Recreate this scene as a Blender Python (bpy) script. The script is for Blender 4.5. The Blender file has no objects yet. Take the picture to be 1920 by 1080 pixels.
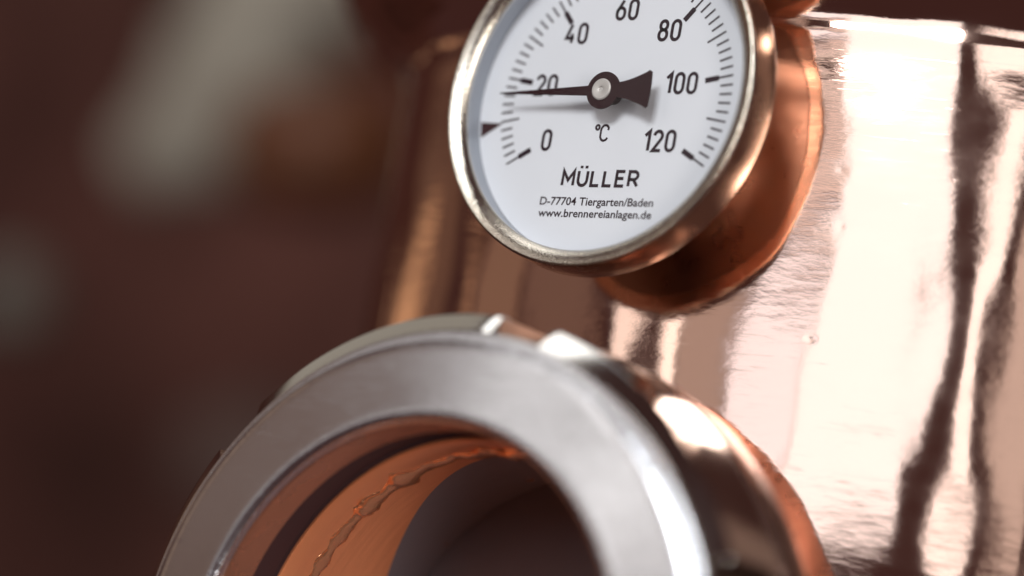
import bpy, bmesh, math, random
from mathutils import Vector, Matrix, noise as mnoise

random.seed(7)
scene = bpy.context.scene
MM = 0.001

# ------------------------------------------------------------------ camera
CAM = Vector((340.66, -474.77, -151.26)) * MM
FWD = Vector((-0.593775, 0.784741, 0.177800)).normalized()
RGT = Vector((0.803854, 0.568829, 0.173933)).normalized()
UPV = RGT.cross(FWD).normalized()
RGT = FWD.cross(UPV).normalized()
FPX = 5110.0
cam_data = bpy.data.cameras.new("camera")
cam = bpy.data.objects.new("camera", cam_data)
scene.collection.objects.link(cam)
cam.matrix_world = Matrix(((RGT.x, UPV.x, -FWD.x, CAM.x),
                           (RGT.y, UPV.y, -FWD.y, CAM.y),
                           (RGT.z, UPV.z, -FWD.z, CAM.z),
                           (0, 0, 0, 1)))
cam_data.sensor_width = 36.0
cam_data.lens = 36.0 * FPX / 1920.0
cam_data.clip_start = 0.02
cam_data.clip_end = 50.0
cam_data.dof.use_dof = True
cam_data.dof.focus_distance = 0.599
cam_data.dof.aperture_fstop = 3.0
scene.camera = cam

# ------------------------------------------------------------------ world: dim brown distillery room
world = bpy.data.worlds.new("World")
scene.world = world
world.use_nodes = True
wbg = world.node_tree.nodes["Background"]
wbg.inputs["Color"].default_value = (0.047, 0.022, 0.0205, 1)
wbg.inputs["Strength"].default_value = 1.0

# ------------------------------------------------------------------ window and fill lights
def rect_light(name, az0, az1, el0, el1, dist, radiance, color=(1, 1, 1), target=(0.0, 0.0, -0.03)):
    """A rectangular area lamp seen from the still between two azimuths (from -Y, +X right) and elevations."""
    az, el = math.radians((az0 + az1) / 2), math.radians((el0 + el1) / 2)
    d = Vector((math.sin(az) * math.cos(el), -math.cos(az) * math.cos(el), math.sin(el)))
    w = 2 * dist * math.tan(math.radians(az1 - az0) / 2) * math.cos(el)
    h = 2 * dist * math.tan(math.radians(el1 - el0) / 2)
    ld = bpy.data.lights.new(name, 'AREA')
    ld.shape = 'RECTANGLE'
    ld.size, ld.size_y = w, h
    ld.energy = radiance * math.pi * w * h
    ld.color = color
    ob = bpy.data.objects.new(name, ld)
    scene.collection.objects.link(ob)
    ob.location = Vector(target) + d * dist
    z = d
    x = Vector((0, 0, 1)).cross(z).normalized()
    y = z.cross(x)
    ob.matrix_world = Matrix(((x.x, y.x, z.x, ob.location.x), (x.y, y.y, z.y, ob.location.y),
                              (x.z, y.z, z.z, ob.location.z), (0, 0, 0, 1)))
    return ob

rect_light("main_window_upper", 0, 23.8, 20, 33, 2.2, 23.0, (1.0, 1.0, 1.0))
rect_light("main_window", 4, 23.4, 4.5, 19.5, 2.2, 1.5, (0.92, 0.97, 1.02))
rect_light("main_window_low", -9, 3.8, 4, 11.5, 2.2, 1.3, (0.92, 0.97, 1.06))
rect_light("main_window_blind", -2, 3.8, 12.6, 15.2, 2.2, 0.9, (1.0, 0.90, 0.86))
rect_light("main_window_blind", -9, -2.6, 13.4, 15.6, 2.2, 0.7, (1.0, 0.92, 0.90))
rect_light("main_window_blind", -7, 3.8, 16.2, 17.2, 2.2, 1.7, (1.0, 0.95, 0.92))
rect_light("side_window", 31.2, 36.7, 3.5, 20, 2.2, 1.5)
rect_light("side_window_edge", 40.5, 46, 3.5, 20, 2.2, 0.6, (1.0, 0.9, 0.82))
rect_light("right_window", 52, 64, -16, 10, 2.4, 14, (1.0, 0.93, 0.88))
rect_light("far_right_fill", 72, 96, -4, 34, 2.4, 0.2, (1.0, 0.9, 0.82))  # added dim fill to lighten the case side; no known window
rect_light("window_reveal", -19.5, -9.5, 2, 40, 2.4, 0.38, (1.0, 0.85, 0.75))
rect_light("far_window", -26, -19.8, 0, 46, 2.6, 1.5, (1.0, 0.95, 0.9))
rect_light("far_window", -37, -30, 0, 46, 2.6, 1.1, (1.0, 0.95, 0.9))
rect_light("wall_tone_fill", -58, -42, -8, 30, 2.6, 0.11, (1.0, 0.72, 0.55))  # added dim lamps, this and the next, bring up the copper's brown
rect_light("wall_tone_fill", -72, -60, -8, 26, 2.6, 0.16, (1.0, 0.70, 0.48))
rect_light("roof_light", -84, -44, 56, 76, 2.4, 2.5)
rect_light("nut_tab_fill", -126, -84, 22, 56, 2.6, 0.32, (1.0, 0.95, 0.82))  # added dim lamp to grey the nut's tabs; no known roof opening
rect_light("amber_lamp", -101, -95.5, 7.0, 10.4, 1.8, 0.62, (1.0, 0.62, 0.33))
rect_light("amber_glow", -104, -86, 4, 14, 1.9, 0.075, (1.0, 0.66, 0.40))  # wide dim lamp added to soften the amber streak
rect_light("amber_lamp", -112, -108.5, 6, 9.5, 1.8, 0.30, (1.0, 0.68, 0.42))
rect_light("amber_lamp", -79, -75.5, 7.5, 11, 1.8, 0.32, (1.0, 0.66, 0.40))

# ------------------------------------------------------------------ exposure / render
scene.view_settings.view_transform = 'Standard'
scene.view_settings.look = 'None'
scene.view_settings.exposure = 0.0
scene.view_settings.gamma = 1.0
scene.view_settings.use_curve_mapping = False
scene.render.engine = 'CYCLES'
scene.cycles.use_denoising = True
scene.cycles.max_bounces = 14
scene.cycles.glossy_bounces = 10
scene.cycles.blur_glossy = 0.3
scene.cycles.sample_clamp_indirect = 6.0

# ================================================================== materials
def new_mat(name):
    m = bpy.data.materials.new(name)
    m.use_nodes = True
    nt = m.node_tree
    return m, nt, nt.nodes["Principled BSDF"]

def N(nt, kind, **kw):
    n = nt.nodes.new(kind)
    for k, v in kw.items():
        if k in n.inputs:
            n.inputs[k].default_value = v
        else:
            setattr(n, k, v)
    return n

def coords(nt, scale=(1, 1, 1)):
    tc = N(nt, "ShaderNodeTexCoord")
    mp = N(nt, "ShaderNodeMapping")
    mp.inputs["Scale"].default_value = scale
    nt.links.new(tc.outputs["Object"], mp.inputs["Vector"])
    return mp.outputs["Vector"]

def rough_noise(nt, p, vec, scale, lo, hi, detail=4):
    n = N(nt, "ShaderNodeTexNoise", Scale=scale, Detail=detail)
    nt.links.new(vec, n.inputs["Vector"])
    mr = N(nt, "ShaderNodeMapRange")
    mr.inputs["From Min"].default_value = 0.3
    mr.inputs["From Max"].default_value = 0.7
    mr.inputs["To Min"].default_value = lo
    mr.inputs["To Max"].default_value = hi
    nt.links.new(n.outputs["Fac"], mr.inputs["Value"])
    nt.links.new(mr.outputs["Result"], p.inputs["Roughness"])

def bump_chain(nt, p, items):
    """items: (vector socket, scale, detail, strength, distance in metres)"""
    prev = None
    for vec, scale, detail, strength, dist in items:
        n = N(nt, "ShaderNodeTexNoise", Scale=scale, Detail=detail)
        nt.links.new(vec, n.inputs["Vector"])
        b = N(nt, "ShaderNodeBump")
        b.inputs["Strength"].default_value = strength
        b.inputs["Distance"].default_value = dist
        nt.links.new(n.outputs["Fac"], b.inputs["Height"])
        if prev:
            nt.links.new(prev, b.inputs["Normal"])
        prev = b.outputs["Normal"]
    nt.links.new(prev, p.inputs["Normal"])

def metal(name, color, rough=(0.15, 0.25), bumps=(), rscale=120, rvec=(1, 1, 1), aniso=0.0, axis='Z', rot=0.0):
    m, nt, p = new_mat(name)
    p.inputs["Base Color"].default_value = (*color, 1)
    p.inputs["Metallic"].default_value = 1.0
    rough_noise(nt, p, coords(nt, rvec), rscale, *rough)
    if bumps:
        bump_chain(nt, p, [(coords(nt, s), sc, de, st, di) for s, sc, de, st, di in bumps])
    if aniso:
        p.inputs["Anisotropic"].default_value = aniso
        p.inputs["Anisotropic Rotation"].default_value = rot
        t = N(nt, "ShaderNodeTangent")
        t.direction_type = 'RADIAL'
        t.axis = axis
        nt.links.new(t.outputs["Tangent"], p.inputs["Tangent"])
    return m

DENTS = [((45.3, 23.4, -46.7), 2.6, 1.9, 0.07), ((48.0, 24.4, -21.5), 9.0, 9.0, 0.10), ((46.0, 23.7, -9.0), 8.0, 6.0, 0.07), ((62.0, 29.4, -66.0), 16.0, 11.0, 0.12), ((50.0, 25.0, 8.0), 12.0, 8.0, 0.14)]
COPPER = (0.93, 0.66, 0.55)
M = {}
M['vessel'] = metal("polished_copper_sheet", COPPER, (0.05, 0.10), rscale=34, rvec=(1, 1, 3), bumps=[
    ((1, 1, 0.5), 24, 2, 0.42, 0.004),
    ((1, 1, 2.2), 170, 3, 0.035, 0.001),
    ((8, 8, 50), 14, 4, 0.018, 0.0005)])
def add_dents(m, dents):
    nt = m.node_tree
    p = nt.nodes["Principled BSDF"]
    prev = p.inputs["Normal"].links[0].from_socket
    tc = N(nt, "ShaderNodeTexCoord")
    for (x, y, z), rx, rz, depth in dents:
        mp = N(nt, "ShaderNodeMapping")
        mp.vector_type = 'TEXTURE'
        mp.inputs["Location"].default_value = (x * MM, y * MM, z * MM)
        mp.inputs["Scale"].default_value = (rx * MM, rx * MM, rz * MM)
        nt.links.new(tc.outputs["Object"], mp.inputs["Vector"])
        g = N(nt, "ShaderNodeTexGradient")
        g.gradient_type = 'QUADRATIC_SPHERE'
        nt.links.new(mp.outputs["Vector"], g.inputs["Vector"])
        b = N(nt, "ShaderNodeBump")
        b.invert = True
        b.inputs["Strength"].default_value = 1.0
        b.inputs["Distance"].default_value = depth * MM
        nt.links.new(g.outputs["Fac"], b.inputs["Height"])
        nt.links.new(prev, b.inputs["Normal"])
        prev = b.outputs["Normal"]
    nt.links.new(prev, p.inputs["Normal"])
add_dents(M['vessel'], DENTS)

def add_scratches(m, rots, scale, strength, lo=0.66, hi=0.70):
    nt = m.node_tree
    p = nt.nodes["Principled BSDF"]
    tc = N(nt, "ShaderNodeTexCoord")
    prev = p.inputs["Normal"].links[0].from_socket
    for rot, stretch in rots:
        mp = N(nt, "ShaderNodeMapping")
        mp.inputs["Rotation"].default_value = rot
        mp.inputs["Scale"].default_value = stretch
        nt.links.new(tc.outputs["Object"], mp.inputs["Vector"])
        n = N(nt, "ShaderNodeTexNoise", Scale=scale, Detail=1)
        nt.links.new(mp.outputs["Vector"], n.inputs["Vector"])
        mr = N(nt, "ShaderNodeMapRange")
        mr.inputs["From Min"].default_value = lo
        mr.inputs["From Max"].default_value = hi
        nt.links.new(n.outputs["Fac"], mr.inputs["Value"])
        b = N(nt, "ShaderNodeBump")
        b.inputs["Strength"].default_value = strength
        b.inputs["Distance"].default_value = 0.0001
        nt.links.new(mr.outputs["Result"], b.inputs["Height"])
        nt.links.new(prev, b.inputs["Normal"])
        prev = b.outputs["Normal"]
    nt.links.new(prev, p.inputs["Normal"])
add_scratches(M['vessel'], [((0, 0.5, 0.3), (1, 1, 26))], 60, 0.035)

M['copper'] = metal("spun_copper", (0.91, 0.58, 0.45), (0.18, 0.28), rscale=90, bumps=[
    ((1, 1, 1), 60, 2, 0.10, 0.002), ((1, 14, 1), 120, 3, 0.05, 0.0004)])
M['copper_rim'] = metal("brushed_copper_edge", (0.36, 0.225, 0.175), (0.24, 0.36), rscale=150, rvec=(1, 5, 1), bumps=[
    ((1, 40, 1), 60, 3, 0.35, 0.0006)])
M['copper_rough'] = metal("dull_inner_copper", (0.95, 0.37, 0.17), (0.28, 0.40), rscale=120, bumps=[
    ((1, 6, 1), 60, 4, 0.25, 0.0008)])
M['lining'] = metal("orange_copper_lining", (0.86, 0.44, 0.26), (0.22, 0.34), rscale=100)
M['weld'] = metal("copper_weld", (0.95, 0.46, 0.24), (0.10, 0.20), rscale=300, bumps=[
    ((1, 1, 1), 500, 3, 0.4, 0.0006)])
M['copper_rough'].node_tree.nodes["Principled BSDF"].inputs["Metallic"].default_value = 0.4
M['weld'].node_tree.nodes["Principled BSDF"].inputs["Metallic"].default_value = 0.8
M['port_shade'] = metal("port_shade_grey", (0.22, 0.19, 0.21), (0.55, 0.7))  # shade of the unlit port interior put into the colour
M['port_shade'].node_tree.nodes['Principled BSDF'].inputs['Metallic'].default_value = 0.2
M['steel'] = metal("brushed_steel", (0.86, 0.89, 0.94), (0.18, 0.24), rscale=25, bumps=[
    ((30, 1, 4), 24, 3, 0.03, 0.0004), ((3, 1, 24), 60, 3, 0.03, 0.0002)], aniso=0.3, axis='Y')
add_scratches(M['steel'], [((0, 0.75, 0), (2, 1, 60)), ((0, 1.1, 0), (2.5, 1, 70)), ((0, -0.4, 0), (2, 1, 60))], 40, 0.2)
M['nut'] = metal("turned_steel", (0.66, 0.64, 0.60), (0.08, 0.14), rscale=100, bumps=[
    ((1, 20, 1), 70, 3, 0.06, 0.0005)])
M['bezel'] = metal("nickel_bezel", (0.70, 0.65, 0.56), (0.12, 0.22), rscale=300, bumps=[
    ((1, 1, 1), 2600, 3, 0.5, 0.0002)])
M['case'] = metal("satin_case", (0.82, 0.64, 0.50), (0.20, 0.28), rscale=150, bumps=[
    ((1, 8, 1), 60, 2, 0.06, 0.001)])

def plain(name, color, rough=0.5, spec=0.5, metallic=0.0, var=0.0, vscale=300):
    m, nt, p = new_mat(name)
    p.inputs["Base Color"].default_value = (*color, 1)
    p.inputs["Roughness"].default_value = rough
    p.inputs["Specular IOR Level"].default_value = spec
    p.inputs["Metallic"].default_value = metallic
    if var:
        n = N(nt, "ShaderNodeTexNoise", Scale=vscale, Detail=5)
        nt.links.new(coords(nt), n.inputs["Vector"])
        r = N(nt, "ShaderNodeValToRGB")
        r.color_ramp.elements[0].position = 0.3
        r.color_ramp.elements[1].position = 0.7
        r.color_ramp.elements[0].color = (*[c * (1 - var) for c in color], 1)
        r.color_ramp.elements[1].color = (*[min(1, c * (1 + var)) for c in color], 1)
        nt.links.new(n.outputs["Fac"], r.inputs["Fac"])
        nt.links.new(r.outputs["Color"], p.inputs["Base Color"])
    return m

M['case_back'] = metal("dull_case_back", (0.34, 0.27, 0.22), (0.25, 0.35))
M['dim_lip'] = plain('reflection_brown_copper', (0.085, 0.042, 0.032), 0.55, 0.3, 0.3, var=0.25)  # dim reflection behind the slots painted in as matte brown
M['slot'] = metal('reflection_dark_steel', (0.30, 0.23, 0.19), (0.34, 0.45))  # darkened colour stands in for the slots' dim reflection
M['screw'] = plain('satin_screw', (0.60, 0.58, 0.55), 0.4, 0.5, 0.4, var=0.05)
M['dial'] = plain("white_dial_enamel", (0.765, 0.785, 0.82), 0.45, 0.3, var=0.012, vscale=60)
M['ink'] = plain("dial_ink", (0.030, 0.016, 0.022), 0.7, 0.1)
M['red_ink'] = plain("dark_red_ink", (0.040, 0.012, 0.014), 0.5, 0.3)
M['needle'] = plain("needle_lacquer", (0.030, 0.011, 0.013), 0.7, 0.08)
M['rubber'] = plain("black_gasket", (0.075, 0.036, 0.038), 0.6, 0.3)
M['inner_ring'] = plain("grey_inner_ring", (0.34, 0.37, 0.42), 0.35, 0.5)

def glass_mat():
    m = bpy.data.materials.new("gauge_glass")
    m.use_nodes = True
    nt = m.node_tree
    nt.nodes.clear()
    out = N(nt, "ShaderNodeOutputMaterial")
    mix = N(nt, "ShaderNodeMixShader")
    fr = N(nt, "ShaderNodeFresnel", IOR=1.35)
    tr = N(nt, "ShaderNodeBsdfTransparent", Color=(0.985, 0.99, 0.995, 1))
    gl = N(nt, "ShaderNodeBsdfGlossy", Roughness=0.03)
    mu = N(nt, "ShaderNodeMath", operation='MULTIPLY')
    mu.inputs[1].default_value = 0.3                       # coated gauge glass
    nt.links.new(fr.outputs[0], mu.inputs[0])
    nt.links.new(mu.outputs[0], mix.inputs[0])
    nt.links.new(tr.outputs[0], mix.inputs[1])
    nt.links.new(gl.outputs[0], mix.inputs[2])
    nt.links.new(mix.outputs[0], out.inputs[0])
    return m
M['glass'] = glass_mat()

# ================================================================== mesh helpers
def link(name, me, mat, parent=None, smooth=True, angle=32, loc=(0, 0, 0)):
    me.materials.append(M[mat] if isinstance(mat, str) else mat)
    if smooth:
        me.polygons.foreach_set("use_smooth", [True] * len(me.polygons))
        me.set_sharp_from_angle(angle=math.radians(angle))
    me.update()
    ob = bpy.data.objects.new(name, me)
    scene.collection.objects.link(ob)
    ob.location = loc
    if parent:
        ob.parent = parent
    return ob

def mesh(name, verts, faces):
    me = bpy.data.meshes.new(name)
    me.from_pydata([tuple(c * MM for c in v) for v in verts], [], faces)
    me.validate()
    bm = bmesh.new(); bm.from_mesh(me)
    bmesh.ops.recalc_face_normals(bm, faces=bm.faces)
    bm.to_mesh(me); bm.free()
    return me

def lathe_y(profile, segs=192, closed=False, a0=0.0):
    """profile of (y, R) turned round the local Y axis."""
    v, f = [], []
    n = len(profile)
    for i in range(segs):
        a = a0 + 2 * math.pi * i / segs
        s, c = math.sin(a), math.cos(a)
        for y, r in profile:
            v.append((r * s, y, r * c))
    for i in range(segs):
        j = (i + 1) % segs
        for k in range(n if closed else n - 1):
            l = (k + 1) % n
            f.append((i * n + k, i * n + l, j * n + l, j * n + k))
    return v, f

def arc(cy, cr, rad, d0, d1, n=6):
    """profile points round (y=cy, R=cr); degrees measured from +R towards -Y (front)."""
    out = []
    for i in range(n + 1):
        a = math.radians(d0 + (d1 - d0) * i / n)
        out.append((cy - rad * math.sin(a), cr + rad * math.cos(a)))
    return out

def thing(name, label, cat, loc=(0, 0, 0), group=None):
    o = bpy.data.objects.new(name, None)
    o.empty_display_size = 0.02
    scene.collection.objects.link(o)
    o.location = loc
    o['label'] = label
    o['category'] = cat
    if group:
        o['group'] = group
    return o

def tag(o, label, cat):
    o['label'] = label
    o['category'] = cat
    return o

# ================================================================== the copper still
RV, Y0 = 157.0, 16.8            # vessel radius, front generatrix
FZ = -134.75                    # height of the port below the gauge
still = thing("copper_still", "polished copper still column filling the right half, with its welded-on sockets", "still", (0, 0, 0))

def vessel_profile():
    pts = []
    z = -340.0
    while z < 20:
        pts.append((z, RV)); z += 4.0
    pts += [(21.0, RV), (22.0, RV + 0.10), (23.4, RV + 0.10), (24.4, RV)]      # faint rolled line
    # hollow flare into the wider helmet above
    r0, z0, rad = RV, 25.0, 12.0
    for i in range(15):
        a = math.radians(62 * i / 14)
        pts.append((z0 + rad * math.sin(a), r0 + rad * (1 - math.cos(a))))
    zc, rc = pts[-1]
    pts.append((zc + 4, rc + 6.5))
    pts.append((zc + 10, rc + 13))
    pts.append((zc + 24, rc + 22))
    pts.append((zc + 60, rc + 32))
    pts.append((zc + 110, rc + 34))
    pts.append((zc + 150, rc + 20))
    pts.append((zc + 175, rc - 40))
    pts.append((zc + 185, 0.01))
    return [(-345.0, 0.01)] + pts

def build_vessel():
    prof = vessel_profile()
    segs = 360
    v, f = [], []
    n = len(prof)
    for i in range(segs):
        a = 2 * math.pi * i / segs
        for z, r in prof:
            k = min(1.0, max(0.0, (z + 2) / 20.0))
            if 0 < z < 120:                                  # hand-beaten shoulder is never quite true
                r += 0.55 * k * mnoise.noise(Vector((math.sin(a) * 9, math.cos(a) * 9, z * 0.05)))
            v.append((r * math.sin(a), Y0 + RV - r * math.cos(a), z))
    for i in range(segs):
        j = (i + 1) % segs
        for k in range(n - 1):
            q = (i * n + k, j * n + k, j * n + k + 1, i * n + k + 1)
            cx = sum(v[t][0] for t in q) / 4
            cy = sum(v[t][1] for t in q) / 4
            cz = sum(v[t][2] for t in q) / 4
            if cy < Y0 + RV and math.hypot(cx, cz - FZ) < 55.5:
                continue                                     # the port opens into the still
            f.append(q)
    return mesh("vessel_body", v, f)
body = link("vessel_body", build_vessel(), 'vessel', still, angle=60)

def y_vessel(x):
    return Y0 + RV - math.sqrt(max(RV * RV - x * x, 0))

# socket behind the gauge: short copper boss with a weld flare onto the sheet
def build_socket():
    v, f = [], []
    segs = 96
    rings = [(1.6, 9.0), (1.9, 15.0), (2.6, 15.8), (5.0, 16.0), (9.5, 16.0)]
    nr = len(rings) + 5
    for i in range(segs):
        a = 2 * math.pi * i / segs
        s, c = math.sin(a), math.cos(a)
        for y, r in rings:
            v.append((r * s, y, r * c))
        for k in range(1, 6):
            t = k / 5
            r = 16.0 + 5.0 * t * t
            y = 9.5 + (y_vessel(r * s) + 0.5 - 9.5) * (1 - (1 - t) ** 1.8)
            v.append((r * s, y, r * c))
    for i in range(segs):
        j = (i + 1) % segs
        for k in range(nr - 1):
            f.append((i * nr + k, i * nr + k + 1, j * nr + k + 1, j * nr + k))
    return mesh("thermometer_socket", v, f)
link("thermometer_socket", build_socket(), 'copper', still)

# port: copper collar ring behind the nut, neck, inner tube with weld seam
PORT = (0, 0, FZ * MM)
collar = [(-10.7, 76.55), (-10.0, 77.2), (-9.0, 77.4), (-3.6, 77.0)] + arc(-3.4, 76.2, 0.7, 0, -90, 4) + [(-2.7, 58.5), (-0.5, 56.2), (34, 55.0), (48, 57.0)]
link("port_collar", mesh("port_collar", *lathe_y(collar)), 'copper_rim', still, loc=PORT)
link("collar_lip", mesh("collar_lip", *lathe_y([(-13.9, 55.0), (-13.9, 72.6), (-10.7, 76.5)])), 'dim_lip', still, loc=PORT)
link("neck_lining", mesh("neck_lining", *lathe_y([(-13.9, 54.2), (20, 54.2), (45, 54.4)])), 'port_shade', still, loc=PORT)

link("shade_disc", mesh("shade_disc", *lathe_y([(21.0, 0.001), (21.6, 20), (23.0, 40), (24.5, 54.1)], 96)), 'port_shade', still, loc=PORT)  # added disc; gives the port interior its dim tone

def build_tube():
    v, f = [], []
    segs = 180
    for i in range(segs):
        a = 2 * math.pi * i / segs
        s, c = math.sin(a), math.cos(a)
        yend = -9.0 + 24.0 * s * s if s < 0 else -9.0 + 10 * s * s
        ys = [-23.4, -23.6, -22.8, -19, -14]
        rs = [53.6, 52.9, 52.5, 52.4, 52.4]
        for k in range(1, 6):
            ys.append(-14 + (yend + 14) * k / 5); rs.append(52.4 + 0.25 * k / 5)
        ys.append(yend); rs.append(53.9)
        for y, r in zip(ys, rs):
            v.append((r * s, y, r * c))
        n = len(ys)
    for i in range(segs):
        j = (i + 1) % segs
        for k in range(n - 1):
            f.append((i * n + k, i * n + k + 1, j * n + k + 1, j * n + k))
    return mesh("inner_tube", v, f)
tube = link("inner_tube", build_tube(), 'copper_rough', still, loc=PORT)

def build_weld():
    v, f = [], []
    segs, m = 480, 14
    rnd = random.Random(11)
    lumps = [(rnd.uniform(0, 360), rnd.uniform(1.2, 3.6), rnd.uniform(0.1, 1.1), rnd.uniform(-1.0, 1.0)) for _ in range(70)]
    for i in range(segs):
        deg = 360 * i / segs
        a = math.radians(deg)
        p = Vector((math.sin(a) * 9, math.cos(a) * 9, 0))
        rad, off = 1.15, 0.0
        for c, w, h, o in lumps:
            d = (deg - c + 180) % 360 - 180
            g = math.exp(-(d / w) ** 2)
            rad = max(rad, 1.15 + h * g)
            off += o * g * 0.6
        off = max(-1.8, min(1.8, off))
        for k in range(m):
            b = 2 * math.pi * k / m
            rr = rad * (1 + 0.4 * mnoise.noise(p * 2.0 + Vector((0, 0, math.cos(b) * 1.5))))
            R = 52.9 - rr * 0.85 * math.cos(b)
            y = -13.6 + off * 0.8 + rr * 2.1 * math.sin(b)
            v.append((R * math.sin(a), y, R * math.cos(a)))
    for i in range(segs):
        j = (i + 1) % segs
        for k in range(m):
            l = (k + 1) % m
            f.append((i * m + k, i * m + l, j * m + l, j * m + k))
    return mesh("weld_bead", v, f)
link("weld_bead", build_weld(), 'weld', tube, angle=80)

# ================================================================== slotted union nut with steel face ring
nut = thing("slotted_union_nut", "large steel slotted ring nut with bright flat face round the open port", "ring nut", (0, 0, FZ * MM))

def build_nut():
    tab = [(-36.6, 69.0), (-37.9, 72.4), (-37.8, 73.2), (-35.1, 76.8), (-34.7, 77.25), (-34.1, 77.5),
           (-24, 77.5), (-15.4, 77.5), (-14.7, 77.2), (-14.3, 76.4), (-14.3, 55.5)]
    FLOOR = 73.7
    slots = [10.0 + 60 * k for k in range(6)]
    half = 4.9
    cols = []          # (angle deg, slot?)
    edges = []
    for s in slots:
        edges += [(s - half - 0.55, 0), (s - half - 0.15, 0.35), (s - half + 0.0, 1), (s + half, 1), (s + half + 0.15, 0.35), (s + half + 0.55, 0)]
        for k in range(1, 6):
            edges.append((s - half + 2 * half * k / 6, 1))
        a = s + half + 0.55
        b = s + 60 - half - 0.55
        for k in range(1, 30):
            edges.append((a + (b - a) * k / 30, 0))
    edges.sort()
    v, f = [], []
    n = len(tab)
    for ang, d in edges:
        a = math.radians(ang)
        for y, r in tab:
            if r > FLOOR:
                if d == 1:
                    mid = min(abs((ang - 10.0 + 30) % 60 - 30), half)
                    r = FLOOR - 0.0 * mid
                elif d > 0:
                    r = r - 0.25
            v.append((r * math.sin(a), y, r * math.cos(a)))
    m = len(edges)
    for i in range(m):
        j = (i + 1) % m
        for k in range(n - 1):
            f.append((i * n + k, i * n + k + 1, j * n + k + 1, j * n + k))
    me = mesh("nut_body", v, f)
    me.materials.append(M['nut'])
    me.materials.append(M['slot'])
    for p in me.polygons:                                    # slot floors and walls: dim copper reflection put into a darker colour
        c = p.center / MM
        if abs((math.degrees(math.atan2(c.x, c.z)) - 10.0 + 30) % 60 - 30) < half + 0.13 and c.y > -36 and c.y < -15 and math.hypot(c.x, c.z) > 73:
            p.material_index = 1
    return me
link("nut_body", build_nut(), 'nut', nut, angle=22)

face = [(-31.0, 53.6), (-36.0, 53.6), (-39.9, 53.4)] + arc(-40.5, 55.2, 2.0, 185, 97, 10) + \
       [(-42.4, 56.0), (-42.1, 58), (-41.45, 63), (-40.85, 67.8), (-40.6, 69.9), (-40.3, 70.4), (-39.0, 70.5),
        (-38.62, 70.6), (-38.62, 70.8), (-38.62, 72.2), (-38.60, 72.45), (-38.5, 72.7), (-38.3, 72.85), (-38.0, 72.9), (-37.4, 72.9), (-36.6, 70.0)]
link("face_ring", mesh("face_ring", *lathe_y(face, 240)), 'steel', nut, angle=40)
link("copper_lining", mesh("copper_lining", *lathe_y([(-39.9, 53.4), (-39.8, 53.05), (-36.5, 52.95), (-33.2, 53.0), (-31.2, 53.2), (-31.0, 53.9)])), 'lining', nut)
link("gasket", mesh("gasket", *lathe_y([(-31.3, 53.5), (-31.2, 54.6), (-23.3, 54.6), (-23.2, 53.4)])), 'rubber', nut)

# ================================================================== thermometer
gauge = thing("dial_thermometer", "round white dial thermometer reading about 16 degrees, in a polished case", "thermometer", (0, 0, 0))

case = [(1.5, 36.4), (1.5, 39.2)] + arc(0.9, 39.8, 0.6, -90, 0, 4) + [(-2.5, 40.25), (-6.2, 40.1), (-7.0, 39.98)]
link("case", mesh("case", *lathe_y(case, 240)), 'case', gauge)
link("case_back", mesh("case_back", *lathe_y([(1.5, 36.4), (0.9, 36.0), (0.9, 15.0)], 160)), 'case_back', gauge)
bez = [(-6.9, 39.85)] + arc(-7.25, 39.4, 0.55, 5, 110, 9) + [(-7.6, 38.5), (-7.25, 37.7), (-6.6, 36.8), (-6.0, 36.25), (-5.6, 36.0), (-5.2, 36.0)]
link("bezel", mesh("bezel", *lathe_y(bez, 240)), 'bezel', gauge, angle=50)
link("inner_ring", mesh("inner_ring", *lathe_y([(-5.2, 36.1), (-0.0, 36.5)])), 'inner_ring', gauge)

def disc(name, R, y, thick, segs=128):
    prof = [(y, 0.001), (y, R - 0.05), (y + 0.05, R), (y + thick, R), (y + thick, 0.001)]
    return mesh(name, *lathe_y(prof, segs))
link("glass", disc("glass", 35.98, -5.55, 0.6), 'glass', gauge)
dial = link("dial", disc("dial", 36.45, 0.0, 0.8), 'dial', gauge)

YI = -0.06     # ink sits just above the enamel
def flat(name, polys, mat, y=YI, parent=dial):
    v, f = [], []
    for p in polys:
        b = len(v)
        v += [(x, y, z) for x, z in p]
        f.append(tuple(range(b, b + len(p))))
    return link(name, mesh(name, v, f), mat, parent, smooth=False)

def rect_r(r0, r1, w):
    return [(-w / 2, r0), (w / 2, r0), (w / 2, r1), (-w / 2, r1)]

small_me = mesh("tick_mark", [(x, YI, z) for x, z in rect_r(27.3, 30.4, 0.46)], [(0, 1, 2, 3)])
mid_me = mesh("tick_mark", [(x, YI, z) for x, z in rect_r(25.4, 30.4, 0.46)], [(0, 1, 2, 3)])
big_me = mesh("tick_mark", [(x, YI, z) for x, z in [(-0.62, 23.4), (0.62, 23.4), (0.62, 26.8), (0.23, 26.95), (0.23, 30.4), (-0.23, 30.4), (-0.23, 26.95), (-0.62, 26.8)]], [tuple(range(8))])
for me in (small_me, mid_me, big_me):
    me.materials.append(M['ink'])
for val in range(0, 121, 2):
    me = big_me if val % 20 == 0 else (mid_me if val % 10 == 0 else small_me)
    t = bpy.data.objects.new("tick_mark", me)
    scene.collection.objects.link(t)
    t.parent = dial
    t.rotation_euler = (0, math.radians((val - 60) * 2), 0)
flat("limit_marker", [[(-35.6, -5.3), (-34.9, -9.0), (-29.4, -5.6)]], 'red_ink')

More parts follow.
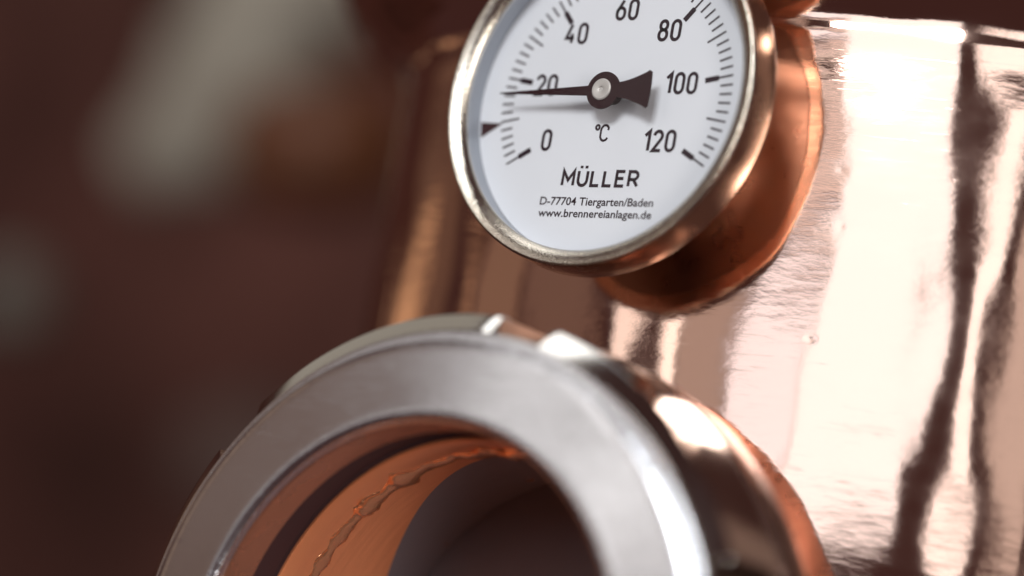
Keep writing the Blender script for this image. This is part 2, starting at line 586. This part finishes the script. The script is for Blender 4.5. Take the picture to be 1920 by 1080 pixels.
# --- lettering: narrow engineering strokes
def ribbon(paths, w):
    """paths: list of (points, closed) -> (verts2d, faces)"""
    V, F = [], []
    for pts, closed in paths:
        n = len(pts)
        L, Rr = [], []
        for i in range(n):
            if closed:
                a, b = Vector(pts[i - 1]), Vector(pts[(i + 1) % n])
                p = Vector(pts[i])
                d0, d1 = (p - a), (b - p)
            else:
                p = Vector(pts[i])
                d0 = p - Vector(pts[i - 1]) if i else Vector(pts[1]) - p
                d1 = Vector(pts[i + 1]) - p if i < n - 1 else p - Vector(pts[-2])
            d0.normalize(); d1.normalize()
            n0 = Vector((-d0.y, d0.x)); n1 = Vector((-d1.y, d1.x))
            mvec = (n0 + n1)
            if mvec.length < 1e-6: mvec = n0
            mvec.normalize()
            k = 1.0 / max(0.35, mvec.dot(n0))
            L.append(p + mvec * (w / 2 * k)); Rr.append(p - mvec * (w / 2 * k))
        b = len(V)
        V += [tuple(q) for q in L] + [tuple(q) for q in Rr]
        for i in range(n if closed else n - 1):
            j = (i + 1) % n
            F.append((b + i, b + j, b + n + j, b + n + i))
    return V, F

def carc(cx, cy, rx, ry, d0, d1, n=14):
    return [(cx + rx * math.cos(math.radians(d0 + (d1 - d0) * i / n)), cy + ry * math.sin(math.radians(d0 + (d1 - d0) * i / n))) for i in range(n + 1)]

def stadium(x0, y0, x1, y1, k=1.15):
    rx = (x1 - x0) / 2; cx = (x0 + x1) / 2
    ry = min(rx * k, (y1 - y0) / 2)
    top = carc(cx, y1 - ry, rx, ry, 0, 180)
    bot = carc(cx, y0 + ry, rx, ry, 180, 360)
    pts = top + bot
    out = []
    for p in pts:
        if not out or (Vector(p) - Vector(out[-1])).length > 1e-4:
            out.append(p)
    if (Vector(out[0]) - Vector(out[-1])).length < 1e-4: out.pop()
    return out

def glyph(ch, w, h):
    """centre-line strokes in a w x h box; returns (advance width, paths)"""
    if ch == '0': return w, [(stadium(0, 0, w, h), True)]
    if ch == '1': return w * 0.55, [([(0.0, h * 0.77), (w * 0.55, h), (w * 0.55, 0)], False)]
    if ch == '2':
        r = w / 2
        return w, [(carc(r, h - r * 1.1, r, r * 1.1, 172, -28, 16) + [(0.0, 0.0), (w, 0.0)], False)]
    if ch == '4': return w * 1.05, [([(w * 0.62, h), (0, h * 0.26), (w * 1.05, h * 0.26)], False), ([(w * 0.76, h * 0.50), (w * 0.76, 0)], False)]
    if ch == '6':
        hb = h * 0.60
        return w, [(stadium(0, 0, w, hb, 1.1), True), ([(0.0, hb * 0.52), (w * 0.04, hb * 0.72), (w * 0.72, h)], False)]
    if ch == '8':
        hb = h * 0.53
        return w, [(stadium(0, 0, w, hb, 1.05), True), (stadium(w * 0.06, hb, w * 0.94, h, 1.05), True)]
    if ch == 'C':
        ry = w * 0.58
        return w * 0.9, [([(w * 0.9, h - ry * 0.95)] + carc(w / 2, h - ry, w / 2, ry, 25, 180) + carc(w / 2, ry, w / 2, ry, 180, 335) , False)]
    if ch == 'o': return w * 0.42, [(carc(w * 0.21, h - w * 0.25, w * 0.23, w * 0.25, 0, 345, 14), True)]
    if ch == 'M': return w * 1.22, [([(0, 0), (0, h), (w * 0.61, h * 0.36), (w * 1.22, h), (w * 1.22, 0)], False)]
    if ch in 'UÜ':
        r = w / 2
        P = [([(0, h)] + carc(r, r * 1.1, r, r * 1.1, 180, 360, 14) + [(w, h)], False)]
        if ch == 'Ü':
            P += [([(w * 0.22, h + 0.62), (w * 0.22, h + 1.22)], False), ([(w * 0.78, h + 0.62), (w * 0.78, h + 1.22)], False)]
        return w, P
    if ch == 'L': return w * 0.86, [([(0, h), (0, 0), (w * 0.86, 0)], False)]
    if ch == 'E': return w * 0.88, [([(w * 0.88, h), (0, h), (0, 0), (w * 0.88, 0)], False), ([(0, h * 0.52), (w * 0.78, h * 0.52)], False)]
    if ch == 'R':
        hb = h * 0.46
        return w * 0.98, [([(0, 0), (0, h), (w * 0.55, h)] + carc(w * 0.52, h - (h - hb) / 2, w * 0.42, (h - hb) / 2, 80, -90, 12) + [(0, hb)], False), ([(w * 0.5, hb), (w * 0.98, 0)], False)]
    return w, []

def stroke_text(name, s, cx, cz, w, h, stroke, gap, width=None, mat='ink'):
    """centred on (cx, cz); w,h are centre-line glyph sizes"""
    x = 0; allp = []
    for ch in s:
        adv, P = glyph(ch, w, h)
        for pts, c in P:
            allp.append(([(px + x, py) for px, py in pts], c))
        x += adv + gap + stroke
    total = x - gap - stroke
    k = (width - stroke) / total if width else 1
    allp = [([((px - total / 2) * k + cx, py - h / 2 + cz) for px, py in pts], c) for pts, c in allp]
    V, F = ribbon(allp, stroke)
    return link(name, mesh(name, [(a, YI, b) for a, b in V], F), mat, dial, smooth=False)

for s, cx, cz in (("0", -16.3, -9.45), ("20", -19.05, 3.45), ("40", -13.2, 15.5), ("60", -0.5, 20.85), ("80", 11.65, 15.75), ("100", 17.0, 3.55), ("120", 13.9, -9.55)):
    stroke_text("numeral", s, cx, cz, 2.02, 4.38, 0.78, 0.50)
stroke_text("unit_symbol", "oC", -1.75, -7.75, 2.05, 3.55, 0.52, 0.06)
stroke_text("maker_name", "MÜLLER", 0.0, -18.2, 2.35, 3.30, 0.74, 0.50, width=20.7)

def font_text(name, s, x0, x1, base, capsize):
    cu = bpy.data.curves.new(name, 'FONT')
    cu.body = s
    cu.size = capsize
    cu.resolution_u = 3
    cu.offset = 0.038
    ob = bpy.data.objects.new(name, cu)
    scene.collection.objects.link(ob)
    dg = bpy.context.evaluated_depsgraph_get()
    dg.update()
    me0 = ob.evaluated_get(dg).to_mesh()
    vs = [tuple(v.co) for v in me0.vertices]
    fs = [tuple(p.vertices) for p in me0.polygons]
    ob.evaluated_get(dg).to_mesh_clear()
    bpy.data.objects.remove(ob)
    bpy.data.curves.remove(cu)
    lo = min(v[0] for v in vs); hi = max(v[0] for v in vs)
    k = (x1 - x0) / (hi - lo)
    return link(name, mesh(name, [(x0 + (v[0] - lo) * k, YI, base + v[1]) for v in vs], fs), 'ink', dial, smooth=False)
font_text("address_line", "D-77704 Tiergarten/Baden", -15.1, 15.05, -24.38, 2.6)
font_text("web_address", "www.brennereianlagen.de", -15.05, 15.1, -27.1, 2.55)

# --- needle
def build_needle():
    out = []
    out += [(-28.1, 0.10), (-4.0, 1.10)]
    hub = [(4.25 * math.cos(math.radians(a)), 4.25 * math.sin(math.radians(a))) for a in range(165, 20, -6)]
    out += hub
    top = [(4.1, 1.75)]
    for i in range(1, 9):
        t = i / 8
        top.append((4.1 + 7.0 * t, 1.75 + 2.15 * t ** 1.45 * 1.02))
    corner_t = carc(11.55, 3.62, 0.62, 0.62, 100, 5, 6)
    end = [(12.35, 1.5), (12.4, 0), (12.35, -1.5)]
    half = top + corner_t
    out += half + end + [(x, -z) for x, z in reversed(half)] + [(x, -z) for x, z in reversed(hub)]
    out += [(-4.0, -1.10), (-28.1, -0.10)]
    v, f = [], []
    n = len(out)
    for y in (-4.9, -4.45):
        v += [(x, y, z) for x, z in out]
    f.append(tuple(range(n)))
    f.append(tuple(range(n, 2 * n)))
    for i in range(n):
        j = (i + 1) % n
        f.append((i, j, n + j, n + i))
    return mesh("needle", v, f)
needle = link("needle", build_needle(), 'needle', gauge, smooth=False, loc=(0.1 * MM, 0, 0.6 * MM))
needle.rotation_euler = (0, math.radians(-1.0), 0)
spind = [(-0.0, 1.9), (-3.0, 1.9), (-3.1, 2.7), (-4.45, 2.7)]
link("spindle", mesh("spindle", *lathe_y(spind, 48)), 'needle', needle)
screw = [(-4.9, 2.45), (-5.12, 2.45), (-5.3, 2.2), (-5.3, 0.85), (-5.2, 0.62), (-4.95, 0.55), (-4.92, 0.3), (-5.0, 0.001)]
link("screw", mesh("screw", *lathe_y(screw, 48)), 'screw', needle, loc=(-0.35 * MM, 0, 0.15 * MM))

# ================================================================== blurred room behind
def at(u, v, dist):
    """a place in the room at a distance from the camera along a sight line"""
    return CAM + (FWD + RGT * ((u - 960) / FPX) - UPV * ((v - 540) / FPX)) * dist

M['wall'] = plain("dark_brown_wall", (0.145, 0.060, 0.047), 0.8, 0.2, var=0.55, vscale=4)
M['pale_metal'] = plain("dull_grey_pipe", (0.46, 0.425, 0.35), 0.55, 0.3, var=0.08, vscale=20)
M['dark_metal'] = plain("dull_iron", (0.20, 0.18, 0.15), 0.6, 0.3, var=0.1, vscale=20)
M['cask'] = plain("dull_brown_wood", (0.15, 0.10, 0.085), 0.7, 0.2, var=0.2, vscale=15)
M['dark_copper'] = plain("aged_copper", (0.17, 0.06, 0.025), 0.5, 0.3, var=0.2, vscale=15)

def swept(pts, radii, segs=20):
    v, f = [], []
    n = len(pts)
    up = Vector((0.3, 0.2, 1)).normalized()
    for i, p in enumerate(pts):
        d = (pts[min(i + 1, n - 1)] - pts[max(i - 1, 0)]).normalized()
        x = d.cross(up).normalized(); y = d.cross(x)
        for k in range(segs):
            a = 2 * math.pi * k / segs
            v.append(tuple((p + (x * math.cos(a) + y * math.sin(a)) * radii[i]) / MM))
    for i in range(n - 1):
        for k in range(segs):
            l = (k + 1) % segs
            f.append((i * segs + k, i * segs + l, (i + 1) * segs + l, (i + 1) * segs + k))
    f.append(tuple(range(segs))); f.append(tuple(range((n - 1) * segs, n * segs)))
    return mesh("m", v, f)

# wall far behind, square to the view
c = at(300, 540, 3.2)
wv = [tuple((c + RGT * a + UPV * b + FWD * d) / MM) for d in (0, 0.1) for a, b in ((-1.6, -1.6), (0.9, -1.6), (0.9, 1.6), (-1.6, 1.6))]
wall = link("wall", mesh("wall", wv, [(0, 1, 2, 3), (4, 5, 6, 7), (0, 1, 5, 4), (1, 2, 6, 5), (2, 3, 7, 6), (3, 0, 4, 7)]), 'wall', smooth=False)
wall['kind'] = 'structure'

pipe = link("pipe", swept([at(590, -160, 1.9), at(550, 0, 1.9), at(460, 130, 1.9), at(360, 270, 1.9), at(240, 320, 1.9)],
                          [0.064, 0.066, 0.060, 0.046, 0.022]), 'pale_metal')
tag(pipe, "blurred pale grey pipe slanting down from the top left background", "pipe")
pot = link("pot", swept([at(20, 480, 1.9), at(20, 520, 1.9), at(20, 600, 1.9), at(20, 640, 1.9)], [0.012, 0.028, 0.030, 0.012]), 'dark_metal')
tag(pot, "blurred pale round pot at the left edge of the picture", "pot")
cask = link("cask", swept([at(440, 760, 2.2), at(450, 800, 2.2), at(470, 900, 2.2), at(480, 960, 2.2)], [0.03, 0.055, 0.058, 0.035]), 'cask')
tag(cask, "blurred dull brown cask low in the left background beside the ring nut", "cask")
kettle = link("kettle", swept([at(600, 150, 1.6), at(600, 190, 1.6), at(600, 300, 1.6), at(600, 360, 1.6), at(600, 400, 1.6)], [0.020, 0.050, 0.056, 0.048, 0.020]), 'dark_copper')
tag(kettle, "blurred dark orange copper kettle behind the still column", "kettle")
